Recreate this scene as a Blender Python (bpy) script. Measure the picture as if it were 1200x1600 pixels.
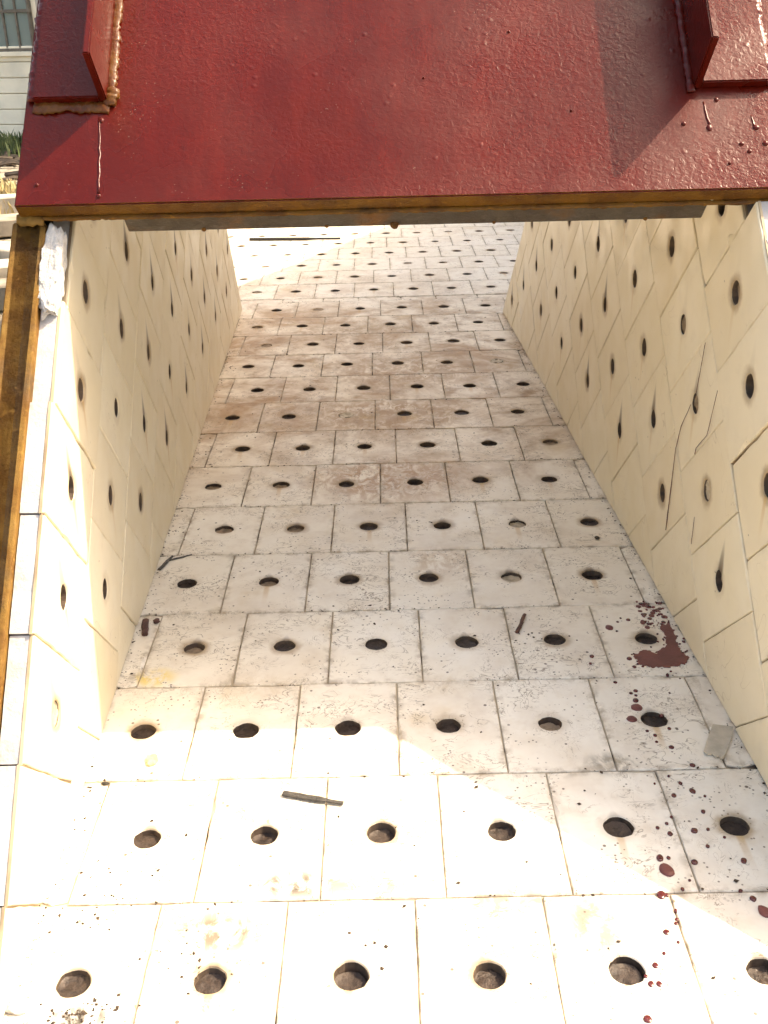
import bpy, bmesh, math, random
from mathutils import Vector, Matrix, noise
from math import sin, cos, pi, radians

for o in list(bpy.data.objects): bpy.data.objects.remove(o)
scene = bpy.context.scene
COL = scene.collection
rng = random.Random(7)

# ------------------------------------------------------------------ camera
YAW, PITCH, ROLL, CAM_H, FOC = -0.00523, 0.43646, 0.02513, 0.63007, 1658.865
_f = Vector((sin(YAW)*cos(PITCH), cos(YAW)*cos(PITCH), -sin(PITCH)))
_r = Vector((cos(YAW), -sin(YAW), 0))
_d = _f.cross(_r)
r2 = cos(ROLL)*_r + sin(ROLL)*_d
d2 = -sin(ROLL)*_r + cos(ROLL)*_d
cam_data = bpy.data.cameras.new('camera')
cam_data.sensor_fit = 'VERTICAL'; cam_data.sensor_height = 36; cam_data.sensor_width = 27
cam_data.lens = 36*FOC/1600
cam_data.clip_start = 0.02; cam_data.clip_end = 400
cam = bpy.data.objects.new('camera', cam_data); COL.objects.link(cam)
M = Matrix((r2, -d2, -_f)).transposed().to_4x4(); M.translation = (0, 0, CAM_H)
cam.matrix_world = M
scene.camera = cam

# ------------------------------------------------------------------ light
SUN = Vector((0.587, 0.151, 0.796)).normalized()        # towards the sun
world = bpy.data.worlds.new('World'); scene.world = world; world.use_nodes = True
wn = world.node_tree.nodes; wl = world.node_tree.links
bg = wn['Background']
sky = wn.new('ShaderNodeTexSky'); sky.sky_type = 'NISHITA'; sky.sun_disc = False
sky.sun_elevation = math.asin(SUN.z); sky.sun_rotation = math.atan2(SUN.x, SUN.y)
sky.air_density = 1.0; sky.dust_density = 4.0; sky.ozone_density = 0.6
wl.new(sky.outputs[0], bg.inputs[0]); bg.inputs[1].default_value = 0.15
sun_d = bpy.data.lights.new('sun', 'SUN'); sun_d.energy = 2.6; sun_d.angle = radians(0.53); sun_d.color = (1.0, 0.95, 0.86)
sun = bpy.data.objects.new('sun', sun_d); COL.objects.link(sun)
sun.rotation_euler = SUN.to_track_quat('Z', 'Y').to_euler(); sun.location = (6, 2, 8)
scene.view_settings.view_transform = 'Standard'; scene.view_settings.look = 'None'
scene.view_settings.exposure = 1.72; scene.view_settings.gamma = 1.0
scene.view_settings.use_curve_mapping = False
scene.render.engine = 'CYCLES'
scene.cycles.use_denoising = True
scene.cycles.use_adaptive_sampling = True; scene.cycles.adaptive_threshold = 0.03; scene.cycles.adaptive_min_samples = 12
scene.cycles.max_bounces = 7; scene.cycles.diffuse_bounces = 6; scene.cycles.glossy_bounces = 2
scene.view_settings.use_white_balance = True; scene.view_settings.white_balance_temperature = 8200; scene.view_settings.white_balance_tint = 10

# ------------------------------------------------------------------ node helpers
class NT:
    def __init__(s, name, rough=0.6):
        s.m = bpy.data.materials.new(name); s.m.use_nodes = True
        s.t = s.m.node_tree; s.b = s.t.nodes['Principled BSDF']; s.b.inputs['Roughness'].default_value = rough
        s.c = {}
    def new(s, ty, props=None, **ins):
        n = s.t.nodes.new(ty)
        for k, v in (props or {}).items(): setattr(n, k, v)
        for k, v in ins.items():
            i = n.inputs[int(k[1:])] if k[0] == 'i' and k[1:].isdigit() else n.inputs[k]
            s.put(i, v)
        return n
    def put(s, i, v):
        if hasattr(v, 'is_output'): s.t.links.new(v, i)
        elif isinstance(v, tuple) and len(v) == 3 and i.type == 'RGBA': i.default_value = (*v, 1)
        else: i.default_value = v
    def pos(s):
        if 'p' not in s.c: s.c['p'] = s.new('ShaderNodeNewGeometry').outputs['Position']
        return s.c['p']
    def obj(s):
        if 'o' not in s.c: s.c['o'] = s.new('ShaderNodeTexCoord').outputs['Object']
        return s.c['o']
    def rnd(s):
        if 'r' not in s.c: s.c['r'] = s.new('ShaderNodeObjectInfo').outputs['Random']
        return s.c['r']
    def attr(s, nm): return s.new('ShaderNodeAttribute', {'attribute_name': nm}).outputs['Fac']
    def noise(s, v, scale, detail=3, rough=.55, dist=0.0, out=0):
        return s.new('ShaderNodeTexNoise', None, Vector=v, Scale=scale, Detail=detail, Roughness=rough, Distortion=dist).outputs[out]
    def voro(s, v, scale, feature='F1', out='Distance'):
        return s.new('ShaderNodeTexVoronoi', {'feature': feature}, Vector=v, Scale=scale).outputs[out]
    def map(s, v, a, b, c=0.0, d=1.0, smooth=True):
        n = s.new('ShaderNodeMapRange', {'interpolation_type': 'SMOOTHSTEP' if smooth else 'LINEAR'})
        for k, x in zip(range(5), (v, a, b, c, d)): s.put(n.inputs[k], x)
        return n.outputs[0]
    def math(s, op, a, b=0.0, c=0.0, clamp=False):
        n = s.new('ShaderNodeMath', {'operation': op, 'use_clamp': clamp})
        for k, x in zip(range(3), (a, b, c)): s.put(n.inputs[k], x)
        return n.outputs[0]
    def mul(s, *a):
        r = a[0]
        for x in a[1:]: r = s.math('MULTIPLY', r, x)
        return r
    def mix(s, f, a, b, mode='MIX'):
        n = s.new('ShaderNodeMix', {'data_type': 'RGBA', 'blend_type': mode})
        s.put(n.inputs[0], f); s.put(n.inputs[6], a); s.put(n.inputs[7], b)
        return n.outputs[2]
    def scale(s, v, xyz):
        return s.new('ShaderNodeVectorMath', {'operation': 'MULTIPLY'}, i0=v, i1=xyz).outputs[0]
    def add(s, v, w):
        return s.new('ShaderNodeVectorMath', {'operation': 'ADD'}, i0=v, i1=w).outputs[0]
    def dot(s, v, xyz):
        return s.new('ShaderNodeVectorMath', {'operation': 'DOT_PRODUCT'}, i0=v, i1=xyz).outputs['Value']
    def sep(s, v): return s.new('ShaderNodeSeparateXYZ', None, i0=v).outputs
    def bump(s, h, strength=.3, dist=.001, normal=None):
        n = s.new('ShaderNodeBump', None, Strength=strength, Distance=dist, Height=h)
        if normal is not None: s.put(n.inputs['Normal'], normal)
        return n.outputs[0]
    def done(s, color=None, rough=None, normal=None, **kw):
        if color is not None: s.put(s.b.inputs['Base Color'], color)
        if rough is not None: s.put(s.b.inputs['Roughness'], rough)
        if normal is not None: s.put(s.b.inputs['Normal'], normal)
        for k, v in kw.items(): s.put(s.b.inputs[k.replace('_', ' ')], v)
        return s.m

def simple(name, color, rough=.7, var=.25, scale=30, bump=.2, **kw):
    t = NT(name, rough)
    n = t.noise(t.pos(), scale, 5)
    c = t.mix(t.map(n, .3, .7), tuple(x*(1-var) for x in color), tuple(min(1, x*(1+var)) for x in color))
    return t.done(c, None, t.bump(t.noise(t.pos(), scale*5, 4), bump, .002), **kw)

def tile_material(name, up, kind):
    """white ceramic; up = tile-local direction in which the soot trails run"""
    t = NT(name, .42)
    P, O, R = t.pos(), t.obj(), t.rnd()
    Pj = t.add(P, t.scale(t.new('ShaderNodeCombineXYZ', None, X=R, Y=R, Z=R).outputs[0], (3., 5., 7.)))  # dirt differs tile to tile
    warm = (0.83, 0.785, 0.69) if kind == 'floor' else (0.735, 0.655, 0.485)
    cool = (0.86, 0.835, 0.765) if kind == 'floor' else (0.77, 0.70, 0.555)
    c = t.mix(t.map(t.noise(P, 6, 4), .3, .7), warm, cool)
    c = t.mix(t.mul(R, .30 if kind == 'floor' else .55), c, (0.72, 0.665, 0.56) if kind == 'floor' else (0.66, 0.56, 0.39))
    c = t.mix(t.map(t.noise(Pj, 45, 3, .65), .48, .80, 0, .35), c, (0.63, 0.55, 0.43))
    if kind == 'floor':
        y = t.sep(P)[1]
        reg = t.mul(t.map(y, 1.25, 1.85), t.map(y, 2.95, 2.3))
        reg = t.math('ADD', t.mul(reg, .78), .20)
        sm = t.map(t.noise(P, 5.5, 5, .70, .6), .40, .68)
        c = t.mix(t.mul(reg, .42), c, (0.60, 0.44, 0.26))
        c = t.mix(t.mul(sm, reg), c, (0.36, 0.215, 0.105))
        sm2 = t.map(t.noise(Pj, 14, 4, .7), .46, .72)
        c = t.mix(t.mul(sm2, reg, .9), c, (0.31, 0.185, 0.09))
        # smudges that were left in particular places
        br = t.map(t.noise(t.scale(P, (1., .6, 1.)), 60, 4, .72, .8), .36, .60)
        for (sx, sy, rx, ry, st, col) in ((-.135, .600, .052, .030, .75, (.46, .33, .19)), (-.085, .647, .050, .022, .8, (.40, .31, .22)), (-.02, .645, .05, .018, .55, (.42, .34, .25)), (.09, .625, .06, .028, .55, (.45, .37, .27)), (.15, .60, .03, .05, .6, (.36, .29, .21)),
                                          (-.255, .948, .030, .022, .8, (.62, .48, .14)), (-.165, .735, .05, .03, .35, (.62, .47, .26)), (.05, .925, .06, .02, .4, (.45, .36, .25)), (-.13, .93, .05, .03, .35, (.46, .38, .27)), (.2, .79, .03, .02, .6, (.55, .46, .33)), (-.225, .525, .03, .014, .95, (.13, .09, .055)), (.0, 1.75, .20, .13, .85, (.30, .19, .10)), (.05, 2.0, .22, .13, .75, (.31, .2, .11)), (.0, 1.47, .16, .11, .8, (.33, .2, .11)), (-.05, 2.3, .2, .1, .6, (.31, .21, .12)), (.06, 1.2, .05, .05, .5, (.36, .24, .13)), (.15, 2.78, .05, .03, .6, (.32, .24, .16)), (-.2, 2.85, .09, .04, .5, (.34, .27, .18))):
            v = t.new('ShaderNodeVectorMath', {'operation': 'MULTIPLY_ADD'}, i0=P, i1=(1/rx, 1/ry, 0), i2=(-sx/rx, -sy/ry, 0)).outputs[0]
            d_ = t.new('ShaderNodeVectorMath', {'operation': 'LENGTH'}, i0=v).outputs['Value']
            c = t.mix(t.mul(t.map(d_, 1.1, .3), br, min(1, st*1.15)), c, tuple(x*(.22 if sy < .8 else 1.2) for x in col))
        # rusty and yellowish blotches
        c = t.mix(t.mul(t.map(t.noise(P, 9, 4), .60, .76), .42), c, (0.50, 0.34, 0.13))
        # scuffed, flaked marks: thin curved strokes
        n1 = t.noise(t.scale(P, (1., 1.5, 1.)), 34, 3, .6, 1.6)
        ln = t.map(t.math('ABSOLUTE', t.math('SUBTRACT', n1, .5)), .004, .018, 1, 0)
        msk = t.map(t.noise(Pj, 17, 3), .46, .60)
        c = t.mix(t.mul(ln, msk, .75), c, (0.20, 0.15, 0.10))
        n2 = t.noise(t.scale(P, (1.6, 1., 1.)), 80, 2, .5, 1.2)
        ln2 = t.map(t.math('ABSOLUTE', t.math('SUBTRACT', n2, .52)), .004, .02, 1, 0)
        c = t.mix(t.mul(ln2, t.map(t.noise(P, 21, 3), .52, .66), .6), c, (0.24, 0.185, 0.125))
        # dark specks
        for sc, th, lo, st in ((75, .13, .53, .85), (170, .20, .53, .8), (33, .065, .50, .9)):
            v = t.voro(t.add(P, (sc*.013, 0, 0)), sc)
            sp = t.mul(t.map(v, th*.7, th, 1, 0), t.map(t.noise(P, 11+sc*.05, 2), lo, lo+.05), st)
            c = t.mix(sp, c, (0.085, 0.055, 0.035))
    else:
        # faint smears and hair lines on the walls
        c = t.mix(t.map(t.noise(t.scale(P, (1, 1, .35)), 16, 5, .6), .58, .82, 0, .35), c, (0.62, 0.50, 0.32))
        n1 = t.noise(P, 9, 2, .5, 2.0)
        ln = t.map(t.math('ABSOLUTE', t.math('SUBTRACT', n1, .47)), .0008, .004, 1, 0)
        c = t.mix(t.mul(ln, t.map(t.noise(Pj, 7, 2), .52, .62), .45), c, (0.40, 0.31, 0.20))
        v = t.voro(P, 60)
        c = t.mix(t.mul(t.map(v, .05, .08, 1, 0), t.map(t.noise(P, 13, 2), .56, .62), .7), c, (0.12, 0.09, 0.06))
    # dirt at the edges of the tile
    e = t.attr('edge'); hole = t.attr('hole')
    c = t.mix(t.mul(e, t.map(t.noise(P, 55, 4, .65), .42, .68), .80 if kind == 'floor' else .14), c, (0.34, 0.27, 0.19))
    # scorched ring round the hole, and a soot trail
    rad = t.new('ShaderNodeVectorMath', {'operation': 'LENGTH'}, i0=t.scale(O, (1., 1., 0.))).outputs['Value']
    wob = t.math('ADD', rad, t.math('MULTIPLY', t.math('SUBTRACT', t.noise(P, 70, 3), .5), .012))
    ring = t.mul(t.map(wob, .0115, .0215, 1, 0), hole, t.map(R, .1, .9, .25, .85))
    c = t.mix(ring, c, (0.34, 0.235, 0.13))
    q = t.dot(O, (up[0], up[1], 0)); lat = t.math('ABSOLUTE', t.dot(O, (-up[1], up[0], 0)))
    ln = .055 if kind != 'floor' else .026
    fade = t.mul(t.map(q, .006, ln, 1, 0), t.map(q, -.004, .007))
    width = t.math('ADD', t.mul(fade, .0075), .0012)
    gate = t.map(t.math('FRACT', t.mul(R, 7.31)), .2, .7)
    trail = t.mul(fade, t.map(t.math('DIVIDE', lat, width), .35, 1.15, 1, 0), hole, gate, .95 if kind != 'floor' else .8)
    c = t.mix(trail, c, (0.065, 0.04, 0.02))
    # rust run below some holes
    gate2 = t.map(t.math('FRACT', t.mul(R, 13.7)), .45, .8)
    run = t.mul(t.map(q, -.060, -.010), t.map(q, -.006, -.012), t.map(lat, .0015, .0045, 1, 0), hole, gate2, .55)
    c = t.mix(run, c, (0.50, 0.30, 0.10))
    h = t.math('ADD', t.noise(P, 160, 2, .6), t.mul(t.noise(P, 28, 1), 1.5))
    rg = t.map(t.noise(P, 25, 1), .3, .7, .36, .58)
    return t.done(c, rg, t.bump(h, .22, .0007))

def grout_material():
    t = NT('grout', .9); P = t.pos()
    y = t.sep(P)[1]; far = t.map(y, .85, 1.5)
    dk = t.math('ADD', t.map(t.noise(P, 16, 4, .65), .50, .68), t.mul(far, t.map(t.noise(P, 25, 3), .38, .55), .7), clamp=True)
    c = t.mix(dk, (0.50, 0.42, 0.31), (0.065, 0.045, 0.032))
    return t.done(c)

def wall_grout_material():
    t = NT('wall_grout', .9); P = t.pos()
    c = t.mix(t.map(t.noise(P, 9, 4, .65), .38, .66), (0.46, 0.37, 0.25), (0.22, 0.16, 0.10))
    return t.done(c)

def weld_material():
    t = NT('burnt_weld_metal', .55); P = t.pos()
    c = t.mix(t.map(t.noise(P, 180, 4), .35, .65), (0.020, 0.013, 0.010), (0.048, 0.031, 0.023))
    c = t.mix(t.mul(t.rnd(), .5), c, (0.062, 0.041, 0.029))
    return t.done(c, None, t.bump(t.noise(P, 300, 4), .6, .0015), Metallic=.2)

def bore_material():
    t = NT('scorched_bore', .7); P = t.pos()
    c = t.mix(t.map(t.noise(P, 120, 3), .35, .65), (0.032, 0.020, 0.015), (0.075, 0.049, 0.034))
    c = t.mix(t.mul(t.rnd(), .30), c, (0.24, 0.17, 0.115))
    return t.done(c)

def red_paint():
    t = NT('red_oxide_gloss_paint', .25); P = t.pos(); O = t.obj()
    n = t.noise(P, 5, 3)
    st = t.noise(t.scale(P, (9., 1.6, 1.6)), 6, 4, .6)
    c = t.mix(t.map(n, .3, .7), (0.063, 0.0036, 0.0013), (0.086, 0.0055, 0.0020))
    c = t.mix(t.map(st, .42, .70, 0, .45), c, (0.102, 0.0066, 0.0024))
    c = t.mix(t.map(t.noise(P, 260, 3), .55, .8, 0, .5), c, (0.10, 0.008, 0.006))
    c = t.mix(t.mul(t.map(t.voro(P, 230), .10, .16, 1, 0), t.map(t.noise(P, 21, 2), .56, .66), .5), c, (0.24, 0.17, 0.13))
    # rusty bleed in a few places
    c = t.mix(t.map(t.noise(P, 13, 5), .70, .80, 0, .35), c, (0.24, 0.085, 0.015))
    amp = t.map(t.noise(P, 5, 2), .35, .65, .25, 1.0)
    h = t.math('ADD', t.mul(t.noise(P, 210, 2, .55, .6), amp, 1.3), t.mul(t.noise(P, 60, 2), .45))
    h = t.math('ADD', h, t.mul(t.map(t.voro(P, 60), .0, .2, 1, 0), .7, t.map(t.noise(P, 14, 2), .5, .6)))
    rg = t.map(t.noise(P, 9, 3), .35, .65, .20, .40)
    return t.done(c, rg, t.bump(h, .42, .0013), Coat_Weight=0.0, Specular_IOR_Level=.27)

def rust(name, a, b, dark, rough=.7, gloss=0.0):
    t = NT(name, rough); P = t.pos()
    c = t.mix(t.map(t.noise(P, 38, 6, .65), .35, .65), a, b)
    c = t.mix(t.map(t.noise(P, 17, 5, .6), .50, .72), c, dark)
    c = t.mix(t.map(t.noise(P, 150, 4), .60, .75, 0, .6), c, tuple(min(1, x*1.7) for x in a))
    return t.done(c, t.map(t.noise(P, 60, 4), .3, .7, max(.2, rough-.3), rough), t.bump(t.noise(P, 130, 5, .6), .7, .002), Coat_Weight=gloss, Coat_Roughness=.2, Specular_IOR_Level=.22)

MAT = {
 'tile': tile_material('white_ceramic_tile', (0, 1), 'floor'),
 'tile_l': tile_material('cream_ceramic_tile_left', (-.707, -.707), 'wall'),
 'tile_r': tile_material('cream_ceramic_tile_right', (.707, -.707), 'wall'),
 'grout': grout_material(), 'wgrout': wall_grout_material(), 'weld': weld_material(),
 'plug': simple('pale_mortar_plug', (0.46, 0.39, 0.29), .85, .25, 120, .5),
 'plug_tan': simple('tan_mortar_plug', (0.27, 0.20, 0.135), .85, .3, 120, .5),
 'red': red_paint(), 'white': simple('bounce_toned_plate', (0.42, 0.38, 0.33), .6, .06, 10, .2), 'edge': simple('shade_toned_tile_edge', (0.43, 0.42, 0.42), .9, .14, 40, .5), 'ochre': rust('ochre_rusted_bar', (0.21, 0.115, 0.028), (0.14, 0.064, 0.014), (0.085, 0.06, 0.035), .92, 0), 'bore': bore_material(),  # tile sides greyed to read as shaded; chamber plates toned for bounced light
 'rust': rust('rusty_steel_edge', (0.150, 0.066, 0.009), (0.088, 0.034, 0.006), (0.034, 0.017, 0.006), .7, 0),
 'steel': rust('weathered_grey_steel', (0.078, 0.064, 0.050), (0.062, 0.046, 0.033), (0.15, 0.062, 0.014), .6),
 'beadm': rust('glossy_weld_bead', (0.115, 0.045, 0.008), (0.085, 0.020, 0.005), (0.060, 0.006, 0.004), .5, .15),
 'mortar': simple('white_mortar', (0.50, 0.48, 0.455), .9, .22, 60, .9),
 'drop': NT('dark_red_paint_drop', .2).done((0.085, 0.012, 0.012), Coat_Weight=.4),
 'spill': simple('drying_red_paint', (0.150, 0.040, 0.032), .45, .15, 60, .3),
 'black': simple('black_scrap', (0.02, 0.016, 0.013), .6, .3, 200, .4),
 'graphite': simple('dark_grey_rod', (0.05, 0.043, 0.036), .5, .35, 160, .5),
 'brown': simple('rusty_brown_scrap', (0.085, 0.035, 0.025), .7, .35, 150, .5),
 'card': simple('beige_card', (0.47, 0.41, 0.32), .9, .12, 90, .3),
 'crumb': simple('tan_crumb', (0.60, 0.42, 0.24), .9, .25, 150, .6),
}

# ------------------------------------------------------------------ object helpers
def mesh_obj(name, me, mats, parent=None):
    o = bpy.data.objects.new(name, me); COL.objects.link(o)
    if parent: o.parent = parent
    if mats is not None and not me.materials:
        for m in (mats if isinstance(mats, (list, tuple)) else [mats]): me.materials.append(m)
    return o
def raw(name, verts, faces, mats, parent=None, smooth=False):
    me = bpy.data.meshes.new(name); me.from_pydata([tuple(v) for v in verts], [], faces); me.validate(); me.update()
    if smooth:
        for p in me.polygons: p.use_smooth = True
    return mesh_obj(name, me, mats, parent)
def bm_obj(name, bm, mats, parent=None, smooth=False):
    bmesh.ops.recalc_face_normals(bm, faces=bm.faces[:])
    me = bpy.data.meshes.new(name); bm.to_mesh(me); bm.free()
    if smooth:
        for p in me.polygons: p.use_smooth = True
    return mesh_obj(name, me, mats, parent)
def tag(o, label=None, cat=None, kind=None, group=None):
    if label: o['label'] = label
    if cat: o['category'] = cat
    if kind: o['kind'] = kind
    if group: o['group'] = group
    return o
def empty(name, loc=(0, 0, 0)):
    o = bpy.data.objects.new(name, None); o.location = loc; o.empty_display_size = .1; COL.objects.link(o); return o
def hexa(bm, P):
    """P: 8 points, bottom ring 0-3 and top ring 4-7"""
    v = [bm.verts.new(p) for p in P]
    for f in ((3, 2, 1, 0), (4, 5, 6, 7), (0, 1, 5, 4), (1, 2, 6, 5), (2, 3, 7, 6), (3, 0, 4, 7)): bm.faces.new([v[i] for i in f])
def bevel(bm, w, seg=1):
    bmesh.ops.bevel(bm, geom=bm.edges[:], offset=w, segments=seg, affect='EDGES', clamp_overlap=True)
def prism_x(bm, x0, x1, poly, shear=0.0):
    a = [bm.verts.new((x0-shear*max(0, y-.95), y, z)) for y, z in poly]; b = [bm.verts.new((x1-shear*max(0, y-.95), y, z)) for y, z in poly]
    n = len(poly); bm.faces.new(a); bm.faces.new(b[::-1])
    for i in range(n): bm.faces.new((a[i], b[i], b[(i+1) % n], a[(i+1) % n]))
def tube(bm, pts, rad, seg=8, jit=0.0, r=rng, flat=1.0, up=Vector((0, 0, 1))):
    pts = [Vector(p) for p in pts]; rings = []
    for i, p in enumerate(pts):
        t = (pts[min(i+1, len(pts)-1)]-pts[max(i-1, 0)]).normalized()
        a = t.cross(up)
        if a.length < 1e-4: a = t.cross(Vector((1, 0, 0)))
        a.normalize(); b = a.cross(t).normalized()
        R = rad(i/(len(pts)-1)) if callable(rad) else rad
        rings.append([bm.verts.new(p+(a*cos(2*pi*k/seg)+b*flat*sin(2*pi*k/seg))*R*(1+jit*(r.random()-.5))) for k in range(seg)])
    for A, B in zip(rings, rings[1:]):
        for k in range(seg): bm.faces.new((A[k], A[(k+1) % seg], B[(k+1) % seg], B[k]))
    bm.faces.new(rings[0][::-1]); bm.faces.new(rings[-1])

# ------------------------------------------------------------------ ceramic tiles
def clip(poly, a, b, c):
    """keep a*x + b*y <= c"""
    out = []
    for i, p in enumerate(poly):
        q = poly[(i+1) % len(poly)]
        dp = a*p[0]+b*p[1]-c; dq = a*q[0]+b*q[1]-c
        if dp <= 0: out.append(p)
        if (dp < 0 < dq) or (dq < 0 < dp):
            s = dp/(dp-dq); out.append((p[0]+s*(q[0]-p[0]), p[1]+s*(q[1]-p[1])))
    return out
def area(p): return .5*sum(p[i][0]*p[(i+1) % len(p)][1]-p[(i+1) % len(p)][0]*p[i][1] for i in range(len(p)))
def ray_poly(c, th, poly, inset=0.0):
    dx, dy = cos(th), sin(th); best = 9.
    for i, p in enumerate(poly):
        q = poly[(i+1) % len(poly)]; ex, ey = q[0]-p[0], q[1]-p[1]; L = math.hypot(ex, ey)
        if L < 1e-7: continue
        nx, ny = ey/L, -ex/L                       # outward for CCW
        dn = dx*nx+dy*ny
        if dn > 1e-6: best = min(best, ((p[0]-c[0])*nx+(p[1]-c[1])*ny-inset)/dn)
    return max(best, 1e-5)
def tile_mesh(poly, r, seed, joint=.0010, thick=.020, rough=1.0):
    g = random.Random(seed)
    if rough != 1: joint *= .75
    if area(poly) < 0: poly = poly[::-1]
    hole = r is not None and all(True for _ in poly)
    if hole:
        hole = min(ray_poly((0, 0), k*pi/12, poly) for k in range(24)) > r+.004 and inside(poly, (0, 0))
    c = (0, 0) if hole else (sum(p[0] for p in poly)/len(poly), sum(p[1] for p in poly)/len(poly))
    ths = {round(2*pi*k/32-pi, 5) for k in range(32)}
    for p in poly:
        a = round(math.atan2(p[1]-c[1], p[0]-c[0]), 5)
        ths = {t for t in ths if abs(t-a) > .05}; ths.add(a)
    ths = sorted(ths); n = len(ths)
    chips = [(g.uniform(-pi, pi), g.uniform(.05, .16), g.uniform(.0012, .0042)*rough) for _ in range(g.choice((0, 1, 2, 3)))]
    V = []; edge = []
    rings = []
    ph = g.uniform(0, 50)
    def ring(f, e):
        idx = []
        for k, th in enumerate(ths):
            R, z = f(k, th); V.append((c[0]+R*cos(th), c[1]+R*sin(th), z)); edge.append(e); idx.append(len(V)-1)
        rings.append(idx)
    J = []
    for th in ths:
        j = .00055*rough*abs(noise.noise((cos(th)*3+ph, sin(th)*3, ph)))*2
        ch = sum(dp*max(0, 1-abs((th-a+pi) % (2*pi)-pi)/w) for a, w, dp in chips)
        J.append((j, ch))
    full = lambda k, th: ray_poly(c, th, poly)
    ins = lambda k, th, d: ray_poly(c, th, poly, d)
    ring(lambda k, th: (ins(k, th, .0003+J[k][0]*.6), -thick), 1)
    ring(lambda k, th: (ins(k, th, .0003+J[k][0]*.6), -.0050), 1)
    ring(lambda k, th: (full(k, th), -.0045), 1)
    ring(lambda k, th: (full(k, th), -.0024), 1)
    ring(lambda k, th: (ins(k, th, joint/2+J[k][0]), -.0024), 1)
    ring(lambda k, th: (ins(k, th, joint/2+J[k][0]), -.0009-min(.0013, .6*J[k][1])), 1)
    ring(lambda k, th: (ins(k, th, joint/2+J[k][0]+.0008+J[k][1]), 0), 1)
    ring(lambda k, th: (max(ins(k, th, .009), (r+.003) if hole else .001), 0), 0)
    if hole:
        rj = [r*(1+.06*noise.noise((cos(t)*2+ph, sin(t)*2, 3))+.05*max(0, noise.noise((cos(t)*5+ph, sin(t)*5, 9)))) for t in ths]
        ring(lambda k, th: (rj[k]+.0009, 0), 0)
        ring(lambda k, th: (rj[k], -.0011), 0)
        ring(lambda k, th: (rj[k]*.93, -thick), 0)
    F = []; mi = []
    for a in range(len(rings)-1):
        A, B = rings[a], rings[a+1]
        for k in range(n):
            F.append((A[k], A[(k+1) % n], B[(k+1) % n], B[k])); mi.append({0: 3, 1: 1, 2: 1, 3: 1, 9: 2}.get(a, 0))
    if not hole:
        V.append((c[0], c[1], 0)); edge.append(0); ci = len(V)-1; B = rings[-1]
        for k in range(n): F.append((B[k], B[(k+1) % n], ci)); mi.append(0)
    me = bpy.data.meshes.new('tile'); me.from_pydata(V, [], F)
    me.polygons.foreach_set('material_index', mi)
    at = me.attributes.new('edge', 'FLOAT', 'POINT'); at.data.foreach_set('value', [float(x) for x in edge])
    at = me.attributes.new('hole', 'FLOAT', 'POINT'); at.data.foreach_set('value', [1.0 if hole else 0.0]*len(V))
    me.update()
    return me, hole
def inside(poly, p):
    return all((poly[(i+1) % len(poly)][0]-q[0])*(p[1]-q[1])-(poly[(i+1) % len(poly)][1]-q[1])*(p[0]-q[0]) > 0 for i, q in enumerate(poly))

def plug_mesh(seed):
    g = random.Random(seed); V = [(0, 0, g.uniform(-.0012, .0012))]; F = []
    for ri, rr in enumerate((.005, .009, .0128)):
        for k in range(14): V.append((rr*cos(2*pi*k/14), rr*sin(2*pi*k/14), g.uniform(-.0011, .0011)+(.0012 if ri == 2 else 0)))
    for k in range(14):
        F.append((0, 1+k, 1+(k+1) % 14))
        for ri in range(2):
            a = 1+ri*14; b = a+14; F.append((a+k, b+k, b+(k+1) % 14, a+(k+1) % 14))
    me = bpy.data.meshes.new('weld_plug'); me.from_pydata(V, [], F)
    for p in me.polygons: p.use_smooth = True
    return me
HR = .0122; HW = .0110          # hole radius in floor and wall tiles
PLUGS = {}
for kind, m in (('weld', MAT['weld']), ('plug', MAT['plug']), ('plug_tan', MAT['plug_tan'])):
    PLUGS[kind] = [plug_mesh(hash_) for hash_ in range(5)]
    for me in PLUGS[kind]: me.materials.append(m)
RECT = lambda w, h: [(-w/2, -h/2), (w/2, -h/2), (w/2, h/2), (-w/2, h/2)]
def full_set(w, h, mats, n, seed, rough=1.0):
    out = []
    for k in range(n):
        gg = random.Random(seed*7+k); dx, dy = gg.uniform(-.0016, .0016), gg.uniform(-.0022, .0022)
        me, _ = tile_mesh([(x+dx, y+dy) for x, y in RECT(w, h)], (HR if mats is FM else HW)*gg.uniform(.93, 1.05), seed+k, rough=rough)
        me.transform(Matrix.Translation((-dx, -dy, 0)))
        for m in mats: me.materials.append(m)
        out.append(me)
    return out
def put_tile(parent, frame, poly_full, poly, full_meshes, mats, seed, fill=None, jit=.0004, rough=1.0, bored=True, unique=False):
    """frame: matrix whose origin is the hole centre, x/y in the tile face"""
    g = random.Random(seed*31+5)
    cut = abs(abs(area(poly))-abs(area(poly_full))) > 1e-7 or not bored or unique
    if cut:
        if abs(area(poly)) < 2.0e-5: return
        me, hole = tile_mesh(poly, (HR if mats is FM else HW) if bored else None, seed, rough=rough)
        for m in mats: me.materials.append(m)
    else: me, hole = g.choice(full_meshes), True
    o = mesh_obj('tile', me, None, parent)
    tilt = Matrix.Rotation(g.uniform(-.004, .004), 4, 'X') @ Matrix.Rotation(g.uniform(-.005, .005), 4, 'Y')
    o.matrix_local = frame @ Matrix.Translation((0, 0, g.uniform(-jit, jit))) @ tilt
    if hole:
        if not fill and mats is not FM and g.random() < .4: fill = ('plug_tan', g.uniform(.005, .011))
        kind = fill[0] if fill else 'weld'
        dep = fill[1] if fill else (g.uniform(.0055, .0095) if mats is FM else g.uniform(.009, .014))
        p = mesh_obj('weld_plug', g.choice(PLUGS[kind]), None, parent)
        p.matrix_local = frame @ Matrix.Translation((0, 0, -dep)) @ Matrix.Rotation(g.uniform(0, 6), 4, 'Z')

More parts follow.
